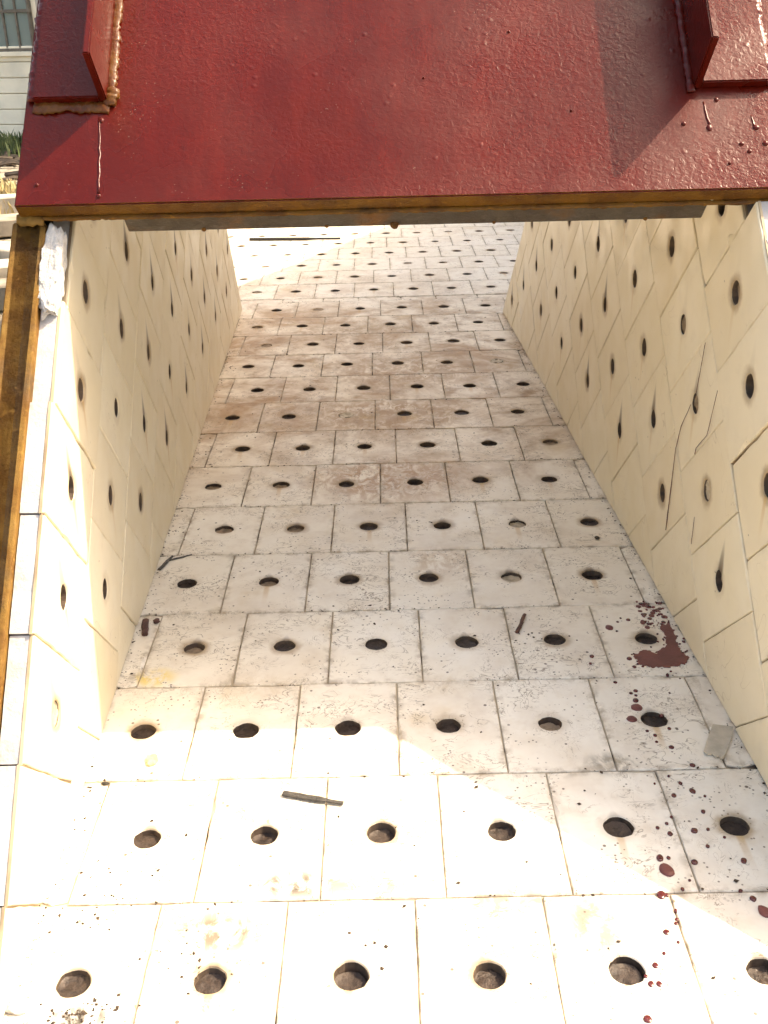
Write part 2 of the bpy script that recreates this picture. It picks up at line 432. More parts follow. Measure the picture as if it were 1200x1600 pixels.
# lines where the side walls meet the floor
XL = lambda y: -.2795-.033*(y-.63)
XR = lambda y: .3300-.033*(y-.765)

floor = empty('floor'); tag(floor, 'white ceramic tiled floor with a dark hole in every tile', kind='structure')
FM = [MAT['tile'], MAT['grout'], MAT['bore'], MAT['edge']]
near_full = full_set(.1, .15, FM, 9, 100)
far_full = full_set(.0998, .1547, FM, 8, 200)
X0 = [-.2367, -.2118, -.2461, -.2185, -.2518, -.2270, -.2617, -.2364, -.2703, -.2431, -.2767, -.2553, -.2882, -.2593]
FILL = {(0, 3): None, (2, 4): ('plug_tan', .009), (3, 0): ('plug_tan', .008), (4, 1): ('plug_tan', .008), (4, 4): ('plug', .006), (5, 0): ('plug_tan', .006), (5, 1): ('plug_tan', .006),
        (5, 4): ('plug', .005), (6, 0): ('plug_tan', .006), (6, 1): ('plug_tan', .007), (8, 2): ('plug', .0015), (7, 5): ('plug_tan', .006), (10, 5): ('plug', .0015), (11, 0): ('plug_tan', .002), (13, 1): ('plug_tan', .002), (12, 0): ('plug_tan', .005)}
seed = 1000
for i, x0 in enumerate(X0):
    yc = .5549+.15*i
    for k in range(-2, 9):
        xc = x0+.1*k; full = RECT(.1, .15); p = full
        sl = .033
        # left wall: x >= XL(y)  ->  -(x+sl*y) <= ...
        if i < 13:
            p = clip(p, -1, -sl, xc+sl*yc-(XL(0))+.004)
            if len(p) > 2: p = clip(p, 1, sl, XR(0)-xc-sl*yc+.004)
        if len(p) < 3: continue
        seed += 1
        put_tile(floor, Matrix.Translation((xc, yc, 0)), full, p, near_full, FM, seed, FILL.get((i, k)))
# thin filler strip, then the wider floor of the chamber behind
FX0, FX1 = -.745, .700
k = -5
xs = FX0
while xs < FX1-.02:
    w = min(rng.uniform(.085, .125), FX1-xs)
    seed += 1
    y0, y1 = 2.5802, 2.6164
    put_tile(floor, Matrix.Translation((xs+w/2, (y0+y1)/2, -.001)), RECT(.2, .2), RECT(w, y1-y0), near_full, FM, seed, bored=False)
    xs += w
FAR0 = [-.325, -.276, -.331, -.282, -.338, -.289, -.344, -.296, -.350, -.302, -.357, -.309, -.363]
for i, x0 in enumerate(FAR0):
    yc = 2.694+.1547*i
    for k in range(-6, 13):
        xc = x0+.0998*k; full = RECT(.0998, .1547)
        p = clip(full, -1, 0, xc-FX0); p = clip(p, 1, 0, FX1-xc) if len(p) > 2 else p
        if len(p) < 3: continue
        seed += 1
        fl = random.Random(seed).random()
        put_tile(floor, Matrix.Translation((xc, yc, 0)), full, p, far_full, FM, seed, ('plug_tan', .004) if fl < .22 else (('plug', .003) if fl < .3 else None))

# ------------------------------------------------------------------ the steel chute
chute = empty('steel_chute', (0.02, 1.4, -.4))
tag(chute, 'steel chute with glossy red sloping hood plate, rusty edges and cream tiled side walls', 'chute')
CH = chute.location.copy()
def part(o, parent=chute):
    """parent in place (parents are only translated)"""
    o.parent = parent
    inv = Vector((0, 0, 0)); q = parent
    while q: inv += q.location; q = q.parent
    o.location = o.location-inv
    return o

TA = radians(45.5); PD = Vector((0, cos(TA), sin(TA))); PNn = Vector((0, -sin(TA), cos(TA)))
P0 = Vector((0, .928, .472))
PN = lambda x, w, h=0.: P0+Vector((x, 0, 0))+PD*w+PNn*h
def slab(bm, x0, x1, w0, w1, h0, h1):
    hexa(bm, [PN(x0, w0, h0), PN(x1, w0, h0), PN(x1, w1, h0), PN(x0, w1, h0), PN(x0, w0, h1), PN(x1, w0, h1), PN(x1, w1, h1), PN(x0, w1, h1)])

# wall linings -------------------------------------------------------
def lining(side, o, e1, e2, mats, vmax):
    o = Vector(o); e1 = Vector(e1); e2 = Vector(e2)
    L1, L2 = e1.length, e2.length; Y = e1/L1; X = (e2/L2)*(1 if side > 0 else -1)
    X = (X-Y*X.dot(Y)).normalized(); Z = X.cross(Y)
    wl_ = empty('wall_lining', CH); wl_.parent = chute; wl_.location = (0, 0, 0)
    tag(wl_, 'tiled wall on the %s of the chute, its tiles laid at a slant' % ('right' if side > 0 else 'left'))
    fulls = full_set(L2, L1, mats, 8, 300+side*40, .6)
    global seed
    sx = 1 if side > 0 else -1
    for i in range(0, 12):
        for jj in range(-9, 16):
            v = jj+(.5 if i % 2 == 0 else 0)
            c = o+e1*i+e2*v
            full = RECT(L2, L1); p = full
            # floor: z >= .0005
            gx, gy = X.z, Y.z
            p = clip(p, -gx, -gy, c.z-.0006)
            if len(p) > 2: p = clip(p, gx, gy, .97-c.z)
            if len(p) > 2: p = clip(p, sx, 0, (vmax-v)*L2)
            # keep under the hood plate
            pd = PNn
            if len(p) > 2: p = clip(p, pd.dot(X), pd.dot(Y), -.043*(1 if c.z > .40 else 0)-(c-P0).dot(pd)+(.03 if c.z <= .40 else 0))
            if len(p) < 3 or abs(area(p)) < 4e-5: continue
            # the foremost upper tile on the left has broken away
            if side < 0 and i == 0 and v > -1.1: 
                p = clip(p, 0, -1, L1*.36)
                if len(p) < 3: continue
            seed += 1
            fr = Matrix((X, Y, Z)).transposed().to_4x4(); fr.translation = c-CH+Y*(rng.uniform(-.0045, .0030)*(1 if side < 0 else .15) if i == 0 else 0)
            put_tile(wl_, fr, full, p, fulls, mats, seed, WF.get((side, i, v)), .0005 if i else .0012, .6 if i else 2.6, c.z > .06, i == 0)
    return wl_
WF = {(1, 1, -2.0): ('plug', .004), (1, 1, -1.0): ('plug_tan', .004), (1, 1, 0.0): ('plug_tan', .005), (1, 0, -1.5): ('plug_tan', .012), (1, 1, -3.0): ('plug_tan', .008),
      (-1, 0, -4.5): ('plug', .0025), (-1, 0, -1.5): ('plug', .007), (1, 2, -1.5): ('plug_tan', .007), (-1, 2, 1.0): ('plug_tan', .006)}
lining(-1, (-.28258, 1.03706, .43281), (-.00591886, .10692119, -.10503726), (-.00068038, .06927789, .07055879), [MAT['tile_l'], MAT['wgrout'], MAT['bore'], MAT['edge']], 7.4)
lining(1, (.32363, 1.00658, .42602), (-.00384281, .1098646, -.10205392), (-.00197739, .06439844, .06940162), [MAT['tile_r'], MAT['wgrout'], MAT['bore'], MAT['edge']], 7.0)

# hood plate ---------------------------------------------------------
bm = bmesh.new(); slab(bm, -.318, .372, .0235, .775, -.016, 0); bevel(bm, .0012, 2)
hood = bm_obj('hood_plate', bm, [MAT['red'], MAT['rust']]); part(hood)
tag(hood, 'glossy dark red painted steel plate sloping up over the chute')
for p in hood.data.polygons:
    if p.normal.dot(-PD) > .6: p.material_index = 1
# the bar under the plate's lower edge
bm = bmesh.new()
n = 26
def bar_pts(h):
    out = []
    for k in range(n+1):
        x = -.228+(.514)*k/n
        out.append((x, h))
    return out
slab(bm, -.228, .286, .0222, .060, -.040, -.0172); bevel(bm, .0009, 1)
lint = bm_obj('lintel_bar', bm, MAT['steel']); part(lint); tag(lint, 'grey rust-stained flat bar under the lower edge of the hood plate')
bm = bmesh.new(); slab(bm, -.272, .318, .062, .700, -.046, -.0175)  # unseen slab added to bounce light into the duct
part(tag(bm_obj('ceiling_bounce_slab', bm, simple('cream_bounce_slab', (0.78, 0.72, 0.60), .6, .06, 10, .2)), 'unseen cream slab under the hood plate, added to bounce light'))
# slag lumps hanging on the bar
for x, s in ((.011, .0042), (-.05, .002), (.10, .002), (-.16, .0025), (.235, .0022)):
    bm = bmesh.new(); bmesh.ops.create_icosphere(bm, subdivisions=2, radius=s)
    for v in bm.verts: v.co *= 1+.25*noise.noise(v.co*400+Vector((x*9, 0, 0)))
    ob = bm_obj('slag_lump', bm, MAT['rust'], smooth=True); ob.location = PN(x, .0225, -.038); part(ob)

def bead(name, a, b, r, seedv, mat, parent, n=None, flat=.48, up=PNn):
    g = random.Random(seedv); a, b = Vector(a), Vector(b); L = (b-a).length; n = n or max(8, int(L/.0026))
    bm = bmesh.new()
    pts = [a.lerp(b, k/n)+Vector((g.uniform(-1, 1), g.uniform(-1, 1), g.uniform(-1, 1)))*r*.13 for k in range(n+1)]
    tube(bm, pts, lambda s: r*(.95+.5*noise.noise((s*n*.13, seedv, 0))+.18*noise.noise((s*n*.6, seedv, 4))), 8, .25, g, flat, up)
    ob = bm_obj(name, bm, mat, smooth=True); return part(ob, parent)

# angle-iron stiffeners: one leg stands on the plate, the other lies flat on it towards the plate's edge
def stiffener(xi, sg, label, sd):
    T0, H_ = .130, .062
    bm = bmesh.new()
    slab(bm, min(xi, xi+sg*.0065), max(xi, xi+sg*.0065), T0, .772, .0004, H_)
    bevel(bm, .0012, 2)
    st = bm_obj('stiffener', bm, MAT['red']); part(st); tag(st, label)
    bm = bmesh.new(); slab(bm, min(xi+sg*.0066, xi+sg*.066), max(xi+sg*.0066, xi+sg*.066), T0+.0008, .771, .0005, .0088); bevel(bm, .0012, 2)
    part(bm_obj('flat_leg', bm, MAT['red']), st)
    bead('weld_bead', PN(xi-sg*.002, T0-.004, .002), PN(xi-sg*.002, .76, .002), .0052 if sg < 0 else .0046, sd, MAT['beadm'] if sg < 0 else MAT['red'], st)
    bead('weld_bead', PN(xi+sg*.067, T0+.002, .002), PN(xi+sg*.067, .76, .002), .0058, sd+1, MAT['red'], st)
    a, b = sorted((xi-sg*.002, xi+sg*.066))
    if sg < 0:
        bead('weld_bead', PN(a, T0-.003, .001), PN(b, T0-.004, .001), .0070, sd+5, MAT['beadm'], st, flat=.30)
        bead('weld_bead', PN(xi-sg*.001, T0-.002, .001), PN(xi-sg*.0045, T0+.012, .006), .006, sd+6, MAT['beadm'], st)
    return st
stiffener(-.2435, -1, 'angle stiffener near the left edge of the hood plate, rusty welds along its foot', 20)
stiffener(.2805, 1, 'angle stiffener near the right edge of the hood plate, shiny welds', 40)

# paint runs and drops on the plate
def blob(name, c, rx, rw, h, parent, mat, sd):
    g = random.Random(sd); V = []; F = []; n = 12
    for ri, (s, z) in enumerate(((1, 0), (.8, .6), (.45, .95))):
        for k in range(n):
            a = 2*pi*k/n; q = 1+.12*noise.noise((cos(a)*2+sd, sin(a)*2, 0))
            V.append(c+Vector((1, 0, 0))*rx*s*q*cos(a)+PD*rw*s*q*sin(a)+PNn*h*z)
    V.append(c+PNn*h)
    for ri in range(2):
        for k in range(n): F.append((ri*n+k, ri*n+(k+1) % n, (ri+1)*n+(k+1) % n, (ri+1)*n+k))
    for k in range(n): F.append((2*n+k, 2*n+(k+1) % n, 3*n))
    ob = raw(name, V, F, mat, smooth=True); return part(ob, parent)
for k, (x, w, rx, rw) in enumerate(((.290, .088, .0028, .004), (.268, .093, .0022, .0024), (.331, .087, .0032, .0026), (.316, .070, .0025, .002), (.337, .070, .003, .0025), (.322, .062, .0022, .002),
                                    (.30, .118, .002, .0025), (-.245, .032, .002, .0025), (-.248, .112, .002, .003), (-.30, .045, .002, .002), (.345, .052, .002, .002), (.303, .05, .0015, .0015), (.12, .2, .0015, .0016), (.17, .11, .0012, .0014), (.04, .15, .0012, .0012))):
    blob('paint_drop', PN(x, w, 0), rx, rw, .0016, hood, MAT['red'], k+3)
def run(pts, r, parent):
    bm = bmesh.new(); P = []
    for a, b in zip(pts, pts[1:]):
        for s in range(6): P.append(PN(a[0]+(b[0]-a[0])*s/6+rng.uniform(-.0006, .0006), a[1]+(b[1]-a[1])*s/6, .0002))
    P.append(PN(*pts[-1], .0002))
    tube(bm, P, lambda s: r*(.7+.5*s+.3*noise.noise((s*9, r*900, 0))), 8, .1, rng, .6, PNn)
    part(bm_obj('paint_run', bm, MAT['red'], smooth=True), parent)
run([(-.2505, .115), (-.2475, .075), (-.2455, .035)], .0010, hood)
run([(.288, .116), (.2905, .090)], .0012, hood)
run([(.328, .1), (.3305, .088)], .0010, hood)
# bead along the plate's left lower corner
# side plates --------------------------------------------------------
line = lambda y: y-.456
def side_plate(x0, x1, label, mats):
    bm = bmesh.new()
    q0 = PN(0, -.655, -.0215); q1 = PN(0, .0228, -.0215); q2 = PN(0, .772, -.0215)
    prism_x(bm, x0, x1, [(q0.y, q0.z), (2.50, q0.z), (2.47, .0), (q2.y+.02, q2.z-.0), (q2.y, q2.z), (q1.y, q1.z)], .033)
    bmesh.ops.triangulate(bm, faces=[f for f in bm.faces if len(f.verts) > 4])
    ob = bm_obj('side_plate', bm, mats); part(ob); tag(ob, label)
    return ob
SP = side_plate(-.3135, -.3010, 'left side plate of the chute with a thick rusty front edge', [MAT['steel'], MAT['rust']])
SPR = side_plate(.3515, .3640, 'right side plate of the chute', [MAT['steel'], MAT['rust']])
for ob in (SP, SPR):
    for p in ob.data.polygons:
        if p.normal.dot(PNn) > .9: p.material_index = 1
for x0, x1, lb in ((-.3265, -.2975, 'rusty brown flat bar along the left front edge of the chute'), (.3500, .3790, 'flat bar along the right front edge of the chute')):
    bm = bmesh.new(); slab(bm, x0, x1, -.655, .0226, -.036, -.0215); bevel(bm, .0012, 2)
    fb = bm_obj('edge_bar', bm, MAT['ochre']); part(fb); tag(fb, lb)
bead('weld_bead', PN(-.2985, -.64, -.0225), PN(-.2985, .016, -.0225), .0022, 61, MAT['ochre'], SP, flat=.4)
bead('weld_bead', PN(-.3215, .0215, -.017), PN(-.298, .0205, -.017), .0058, 62, MAT['ochre'], SP)
bead('weld_bead', PN(-.300, .0222, -.0165), PN(.352, .0222, -.0165), .0032, 64, MAT['rust'], lint)
# lumpy white mortar where the top corner tiles are missing
def lump(name, c, sx, sw, sh, amp, freq, mat, sd, rot=0):
    bm = bmesh.new(); bmesh.ops.create_icosphere(bm, subdivisions=5, radius=1)
    for v in bm.verts:
        d = v.co.normalized(); q = Vector((max(-1, min(1, d.x*1.35)), max(-1, min(1, d.y*1.25)), max(-1, min(1, d.z*1.35))))
        k = noise.fractal(Vector((d.x, d.y*max(1, sw/sx*.6), d.z))*freq*.35+Vector((sd, 0, 0)), 1.1, 2.0, 5)
        q *= 1+amp*k
        v.co = Vector(c)+Vector((1, 0, 0))*q.x*sx+PD*q.y*sw+PNn*q.z*sh
    ob = bm_obj(name, bm, mat); part(ob); return ob
lump('mortar', PN(-.2895, -.024, -.030), .0086, .042, .0095, .17, 5, MAT['mortar'], 2)
lump('mortar', PN(.3400, -.026, -.026), .0105, .040, .0105, .2, 5, MAT['mortar'], 5)

# chamber behind: unseen plates round the wider floor, the right ones shaped to shade it, floor plate and skids below
bm = bmesh.new()
prism_x(bm, FX1+.003, FX1+.015, [(2.475, -.03), (5.0, -.03), (5.0, .032), (1.5, 2.603), (1.5, .95)])
part(tag(bm_obj('unseen_chamber_plate', bm, MAT['white']), 'tall unseen plate right of the wider chamber, shaped to block the sun'))
bm = bmesh.new()
prism_x(bm, FX0-.015, FX0-.003, [(2.62, -.03), (5.0, -.03), (5.0, .032), (2.62, 1.78)])
part(bm_obj('unseen_chamber_plate', bm, MAT['white']))
for a, b in ((.374, FX1+.003),):  # unseen sloping plate added for its shade
    bm = bmesh.new(); prism_x(bm, a, b, [(2.475, -.021), (2.487, -.021), (1.512, .95), (1.50, .95)])
    part(bm_obj('unseen_shade_plate', bm, MAT['white']))
bm = bmesh.new(); prism_x(bm, -.32, .372, [(.482, -.0205), (2.58, -.0205), (2.58, -.03), (.482, -.03)])
part(bm_obj('floor_plate', bm, MAT['steel']))
bm = bmesh.new(); prism_x(bm, FX0-.015, FX1+.015, [(2.5805, -.0235), (4.98, -.0235), (4.98, -.0305), (2.5805, -.0305)])
part(bm_obj('floor_plate', bm, MAT['steel']))
for x in (-.27, .27):
    bm = bmesh.new(); prism_x(bm, x-.05, x+.05, [(.56, -.031), (4.9, -.031), (4.9, -.398), (.56, -.398)])
    part(bm_obj('skid_beam', bm, MAT['rust']))

# ------------------------------------------------------------------ paint spilled on the floor
spill = empty('paint_spill', (.295, .99, 0)); tag(spill, 'dark red paint splash with a trail of drops at the right side of the floor', 'paint spill')
ZT = .0006
def puddle(name, pts, h, mat, parent, sub=5, jit=.0012, sd=0):
    g = random.Random(sd); out = []
    for i, p in enumerate(pts):
        q = pts[(i+1) % len(pts)]
        for s in range(sub):
            t = s/sub; x = p[0]+(q[0]-p[0])*t; y = p[1]+(q[1]-p[1])*t
            out.append((x+g.uniform(-jit, jit), y+g.uniform(-jit, jit)*1.6))
    bm = bmesh.new()
    bot = [bm.verts.new((x, y, ZT-.002)) for x, y in out]
    f = bm.faces.new(bot)
    r = bmesh.ops.extrude_face_region(bm, geom=[f])
    vs = [v for v in r['geom'] if isinstance(v, bmesh.types.BMVert)]
    for v in vs: v.co.z = ZT+h
    ob = bm_obj(name, bm, mat); return part(ob, parent)
puddle('puddle', [(.2598, .9693), (.2625, .9506), (.274, .9470), (.2885, .9458), (.303, .949), (.3140, .9546), (.3175, .9632), (.312, .9765), (.3128, .9955), (.3160, 1.0195), (.3125, 1.0335), (.3012, 1.0271), (.3034, 1.0066), (.2986, .987), (.2905, .9795), (.2846, .9715), (.2755, .9800)], .0005, MAT['spill'], spill, 7, .0013, 4)
def drop(x, y, r, h, sd, mat, el=1.0, rot=0.0):
    V = []; F = []; n = 14
    for s, z in ((1, -.002), (1, .15*h), (.86, .7*h), (.5, h)):
        for k in range(n):
            a = 2*pi*k/n; q = 1+.16*noise.noise((cos(a)*1.4+sd*3.1, sin(a)*1.4, sd))
            px, py = r*s*q*cos(a), r*s*q*sin(a)*el
            V.append((x+px*cos(rot)-py*sin(rot), y+px*sin(rot)+py*cos(rot), ZT+z))
    V.append((x, y, ZT+h))
    for i in range(3):
        for k in range(n): F.append((i*n+k, i*n+(k+1) % n, (i+1)*n+(k+1) % n, (i+1)*n+k))
    for k in range(n): F.append((3*n+k, 3*n+(k+1) % n, 4*n))
    ob = raw('drop', V, F, mat, smooth=True); return part(ob, spill)
DROPS = [(.2178, .6536, .0060), (.2154, .6674, .0030), (.2225, .6674, .0017), (.2067, .6271, .0036), (.2110, .6272, .0017), (.2521, .6987, .0030), (.2423, .6622, .0028), (.2817, .6079, .0050), (.2770, .6215, .0027), (.2825, .6625, .0026), (.2640, .7491, .0027), (.2735, .7844, .0027), (.2462, .7437, .0022), (.2560, .7600, .0018),
         (.1701, .514, .0032), (.1861, .5593, .0024), (.2016, .5899, .0026), (.1791, .5432, .0022), (.1850, .5430, .0022), (.1770, .5500, .0016), (.2308, .6955, .0023), (.2310, .7080, .0016), (.2220, .7030, .0016), (.2425, .8753, .0060), (.2333, .8565, .0052), (.2475, .9039, .0026), (.2460, .8960, .0018), (.2440, .8873, .0031), (.2420, .9000, .0022), (.2452, 1.0281, .0046), (.2609, .8113, .0027), (.2660, .8400, .0020), (.2640, .8620, .0022),
         (.2500, .8300, .0020), (.2440, .8370, .0018), (.2490, .8200, .0016), (.2660, .7220, .0020), (.2580, .6800, .0016), (.2640, .7000, .0015), (.2140, .6110, .0014), (.2125, .6020, .0016), (.2110, .5980, .0017), (.2080, .5800, .0013), (.1950, .5700, .0014), (.2330, .7600, .0011), (.2480, .7700, .0012), (.2330, .6420, .0012), (.2250, .6330, .0015), (.2700, .6300, .0016), (.2150, .9700, .0026), (.2110, .9560, .0018), (.2300, .9200, .0022), (.2540, .9640, .0030), (.2560, .9480, .0022), (.2570, 1.0400, .0016), (.2620, 1.0480, .0013), (.2870, .9320, .0018), (.2920, .9380, .0014),
         (.2520, 1.0200, .0015), (.2700, 1.0440, .0026), (.2980, .9240, .0012), (.2810, .8990, .0012), (.2370, .7160, .0014), (.2730, .7420, .0013), (.2750, .6900, .0013)]
for k, (x, y, r) in enumerate(DROPS):
    drop(x, y, r*.95, min(.0012, r*.22), k, MAT['spill'] if r > .0045 else MAT['drop'], rng.uniform(1.0, 1.35), rng.uniform(-.4, .4))
g = random.Random(11)
for k in range(58):        # spatter round the puddle
    x = g.uniform(.285, .321); y = g.uniform(1.025, 1.085)
    if x > XR(y)-.004: continue
    drop(x, y, g.uniform(.0008, .0032), .0005, 100+k, MAT['spill'] if g.random() < .5 else MAT['drop'], g.uniform(.7, 1.4), g.uniform(-1, 1))
for k in range(46):
    a = g.choice([(.2985, .987), (.3034, 1.0066), (.2846, .972), (.262, .955), (.316, 1.0), (.2755, .98), (.3165, .975), (.2600, .972), (.295, .982)])
    drop(a[0]+g.gauss(0, .0035), a[1]+g.gauss(0, .006), g.uniform(.0006, .0016), .0004, 200+k, MAT['drop'], g.uniform(.8, 1.5), g.uniform(-1, 1))

# dark red strings of paint on the right wall
def wall_string(pts, r, label, sd):
    bm = bmesh.new(); g = random.Random(sd); P = []
    for a, b in zip(pts, pts[1:]):
        a, b = Vector(a), Vector(b)
        for s in range(7): P.append(a.lerp(b, s/7)+Vector((0, g.uniform(-.0003, .0003), 0)))
    P.append(Vector(pts[-1]))
    P = [Vector((.3300-.033*(p.y-.765)+.0008*0-.0004, p.y, p.z)) for p in P]
    tube(bm, P, lambda s: r*(.35+.6*abs(noise.noise((s*6, sd, 0)))+.25*s), 7, .2, g, .7, Vector((1, 0, 0)))
    tag(bm_obj('paint_string', bm, MAT['drop'], smooth=True), label, 'paint streak', group='paint strings on the right wall')
wall_string([(.3225, 1.0339, .327), (.322, 1.039, .30), (.322, 1.0456, .2693)], .0008, 'thin dark paint string high on the right wall, above the pale filled hole', 1)
wall_string([(.3216, 1.0577, .2532), (.3204, 1.082, .220), (.3204, 1.0925, .190), (.32, 1.096, .14), (.3199, 1.0991, .0863)], .0010, 'longest dark paint string on the right wall, running down from a filled hole', 2)
wall_string([(.3241, .9846, .2931), (.3235, 1.0001, .2406), (.3225, 1.0275, .216), (.3224, 1.0292, .2081)], .0009, 'kinked dark paint string on the right wall ending in a blob', 3)
wall_string([(.3228, 1.0100, .145), (.3228, 1.0102, .1129)], .0007, 'short faint paint string low on the right wall', 4)

# ------------------------------------------------------------------ small things lying on the floor
def rod(name, a, b, r, mat, label, cat, flat=.6, taper=.8, z=None):
    bm = bmesh.new(); z = (r*flat+.0004) if z is None else z
    P = [Vector((a[0]+(b[0]-a[0])*s/8+rng.uniform(-.0004, .0004), a[1]+(b[1]-a[1])*s/8+rng.uniform(-.0004, .0004), z)) for s in range(9)]
    tube(bm, P, lambda s: r*(1 if s < .68 else taper), 10, .06, rng, flat)
    return tag(bm_obj(name, bm, mat), label, cat)
rod('electrode_stub', (-.1003, .755), (-.046, .7405), .0034, MAT['graphite'], 'dark grey stub of a rod lying in the sunlit part of the floor', 'rod stub', .55, .62)
rod('stick', (.1539, 1.0589), (.1404, 1.0202), .0021, MAT['brown'], 'short dark brown stick on the shaded floor left of the paint splash', 'stick', .7, 1.15)
rod('steel_bar', (-.4198, 3.3964), (-.1324, 3.3706), .0055, MAT['black'], 'long thin black bar lying on the sunlit tiles far behind', 'bar', .8, .7)
rod('rusty_strip', (-.2850, 1.0639), (-.2795, 1.0313), .0040, MAT['brown'], 'rusty brown strip lying along the left wall', 'scrap', .6, .9)
rod('twig', (-.2925, 1.190), (-.2825, 1.226), .0022, MAT['graphite'], 'dark twig against the left wall', 'twig', .8, .7)
rod('twig', (-.2855, 1.215), (-.2578, 1.2303), .0013, MAT['graphite'], 'thin bent twig lying beside the thicker one at the left wall', 'twig', .8, .7)
# beige piece of card against the right wall
cp = [(.3085, .8425), (.3265, .8365), (.3210, .822), (.3125, .806), (.3025, .7895), (.3000, .7945), (.2975, .7925), (.2950, .7975), (.2915, .7965), (.2882, .8010), (.2945, .8150), (.3015, .829)]
bm = bmesh.new(); f = bm.faces.new([bm.verts.new((x, y, .0012)) for x, y in cp])
r_ = bmesh.ops.extrude_face_region(bm, geom=[f])
for v in r_['geom']:
    if isinstance(v, bmesh.types.BMVert): v.co.z += .0011
for v in bm.verts: v.co.z += max(0, (v.co.x-.300))*.05+.0006*noise.noise(v.co*120)
tag(bm_obj('card_scrap', bm, MAT['card']), 'torn beige piece of card lying against the right wall', 'scrap')
def pebble(name, x, y, sx, sy, sz, mat, label, cat, sd):
    bm = bmesh.new(); bmesh.ops.create_icosphere(bm, subdivisions=2, radius=1)
    for v in bm.verts:
        k = 1+.45*noise.noise(v.co*1.6+Vector((sd, 0, 0))); v.co = Vector((x+v.co.x*k*sx, y+v.co.y*k*sy, .0005+sz*.7+v.co.z*k*sz))
    return tag(bm_obj(name, bm, mat), label, cat)
pebble('ceramic_chip', -.2286, .8072, .0065, .0085, .0022, MAT['crumb'], 'tan chip of ceramic on the sunlit floor at the left', 'chip', 3)
pebble('ceramic_chip', -.270, .532, .008, .005, .003, MAT['mortar'], 'white broken chip at the bottom left corner of the floor', 'chip', 5)
pebble('scorched_lump', -.2647, .7753, .0042, .0017, .0014, MAT['black'], 'small black lump on the joint near the left wall, in the sun', 'lump', 6)
pebble('scorched_lump', .2734, 1.2517, .0030, .0042, .0018, MAT['black'], 'small black lump on the shaded floor near the right wall', 'lump', 7)
pebble('scorched_lump', -.272, 1.062, .0040, .0050, .0025, MAT['brown'], 'small brown lump beside the rusty strip', 'lump', 8)

# grit swept into the joints and scattered over the tiles
bm = bmesh.new(); g = random.Random(5)
def grain(x, y, s, z=.0004):
    a = g.uniform(0, 6); e = g.uniform(.5, 1.8); c, sn = cos(a), sin(a)
    P = [(1, 0, 0), (0, 1, 0), (-1, 0, 0), (0, -1, 0), (0, 0, .7), (0, 0, -.5)]
    vs = []
    for p in P:
        px, py = p[0]*s*e*g.uniform(.6, 1.2), p[1]*s*g.uniform(.6, 1.2)
        vs.append(bm.verts.new((x+px*c-py*sn, y+px*sn+py*c, z+p[2]*s*.7)))
    for i in range(4):
        bm.faces.new((vs[i], vs[(i+1) % 4], vs[4])); bm.faces.new((vs[(i+1) % 4], vs[i], vs[5]))
for i in range(14):
    yj = .5549+.15*i+.075
    for _ in range(34):
        x = g.uniform(XL(yj)+.004, XR(yj)-.004)
        if noise.noise((x*14, yj*9, 2)) > -.05: grain(x, yj+g.gauss(0, .0016), g.choice((.0005, .0008, .0011, .0016))*(1+.25*(i > 5)))
for _ in range(520):
    y = .5+2.1*g.random()**1.3; x = g.uniform(XL(y), XR(y))
    if noise.noise((x*9, y*9, 7)) > -.1: grain(x, y, g.choice((.0004, .0006, .0009, .0013, .0019)))
for _ in range(330):       # along both walls
    y = g.uniform(.55, 2.4); x = (XL(y)+abs(g.gauss(.002, .004))) if g.random() < .5 else (XR(y)-abs(g.gauss(.002, .004)))
    grain(x, y, g.choice((.0007, .001, .0016)))
for cx, cy, sdv, nn in ((-.225, .528, .012, 60), (-.16, .57, .02, 22), (-.25, .625, .03, 36), (-.22, .665, .02, 22), (-.29, 1.30, .02, 24), (-.305, 1.6, .02, 22), (.17, 1.02, .02, 14), (-.31, 2.05, .02, 18)):
    for _ in range(nn):
        x, y = g.gauss(cx, sdv), g.gauss(cy, sdv*.6)
        if XL(y)+.002 < x: grain(x, y, g.choice((.0006, .001, .0016)))
tag(bm_obj('grit', bm, simple('brown_grit', (0.055, 0.036, 0.024), .9, .5, 300, 0)), 'dark grit scattered over the tiles and along the joints', 'grit', 'stuff')

# ------------------------------------------------------------------ the yard seen past the left edge
def ground_mat():
    t = NT('dusty_ground', .95); P = t.pos()
    c = t.mix(t.map(t.noise(P, 1.3, 5, .65), .35, .65), (0.21, 0.17, 0.125), (0.36, 0.31, 0.24))
    c = t.mix(t.map(t.noise(P, 7, 6, .7), .52, .68), c, (0.10, 0.08, 0.06))
    c = t.mix(t.map(t.noise(P, 22, 4), .60, .72, 0, .7), c, (0.46, 0.42, 0.35))
    return t.done(c, None, t.bump(t.noise(P, 14, 6, .7), .8, .05))
bm = bmesh.new()
N_ = 60
gv = [[bm.verts.new(((u/N_-.5)*2*abs(u/N_-.5)*2*60*(1), 6+(v/N_-.5)*2*abs(v/N_-.5)*2*60, -.4)) for v in range(N_+1)] for u in range(N_+1)]
for u in range(N_):
    for v in range(N_): bm.faces.new((gv[u][v], gv[u+1][v], gv[u+1][v+1], gv[u][v+1]))
for row in gv:
    for v in row:
        if not (-1.0 < v.co.x < 1.0 and .3 < v.co.y < 5.2): v.co.z += .025*noise.noise(v.co*.9)-.012
tag(bm_obj('ground', bm, ground_mat(), smooth=True), 'dusty yard ground with rubble', kind='structure')

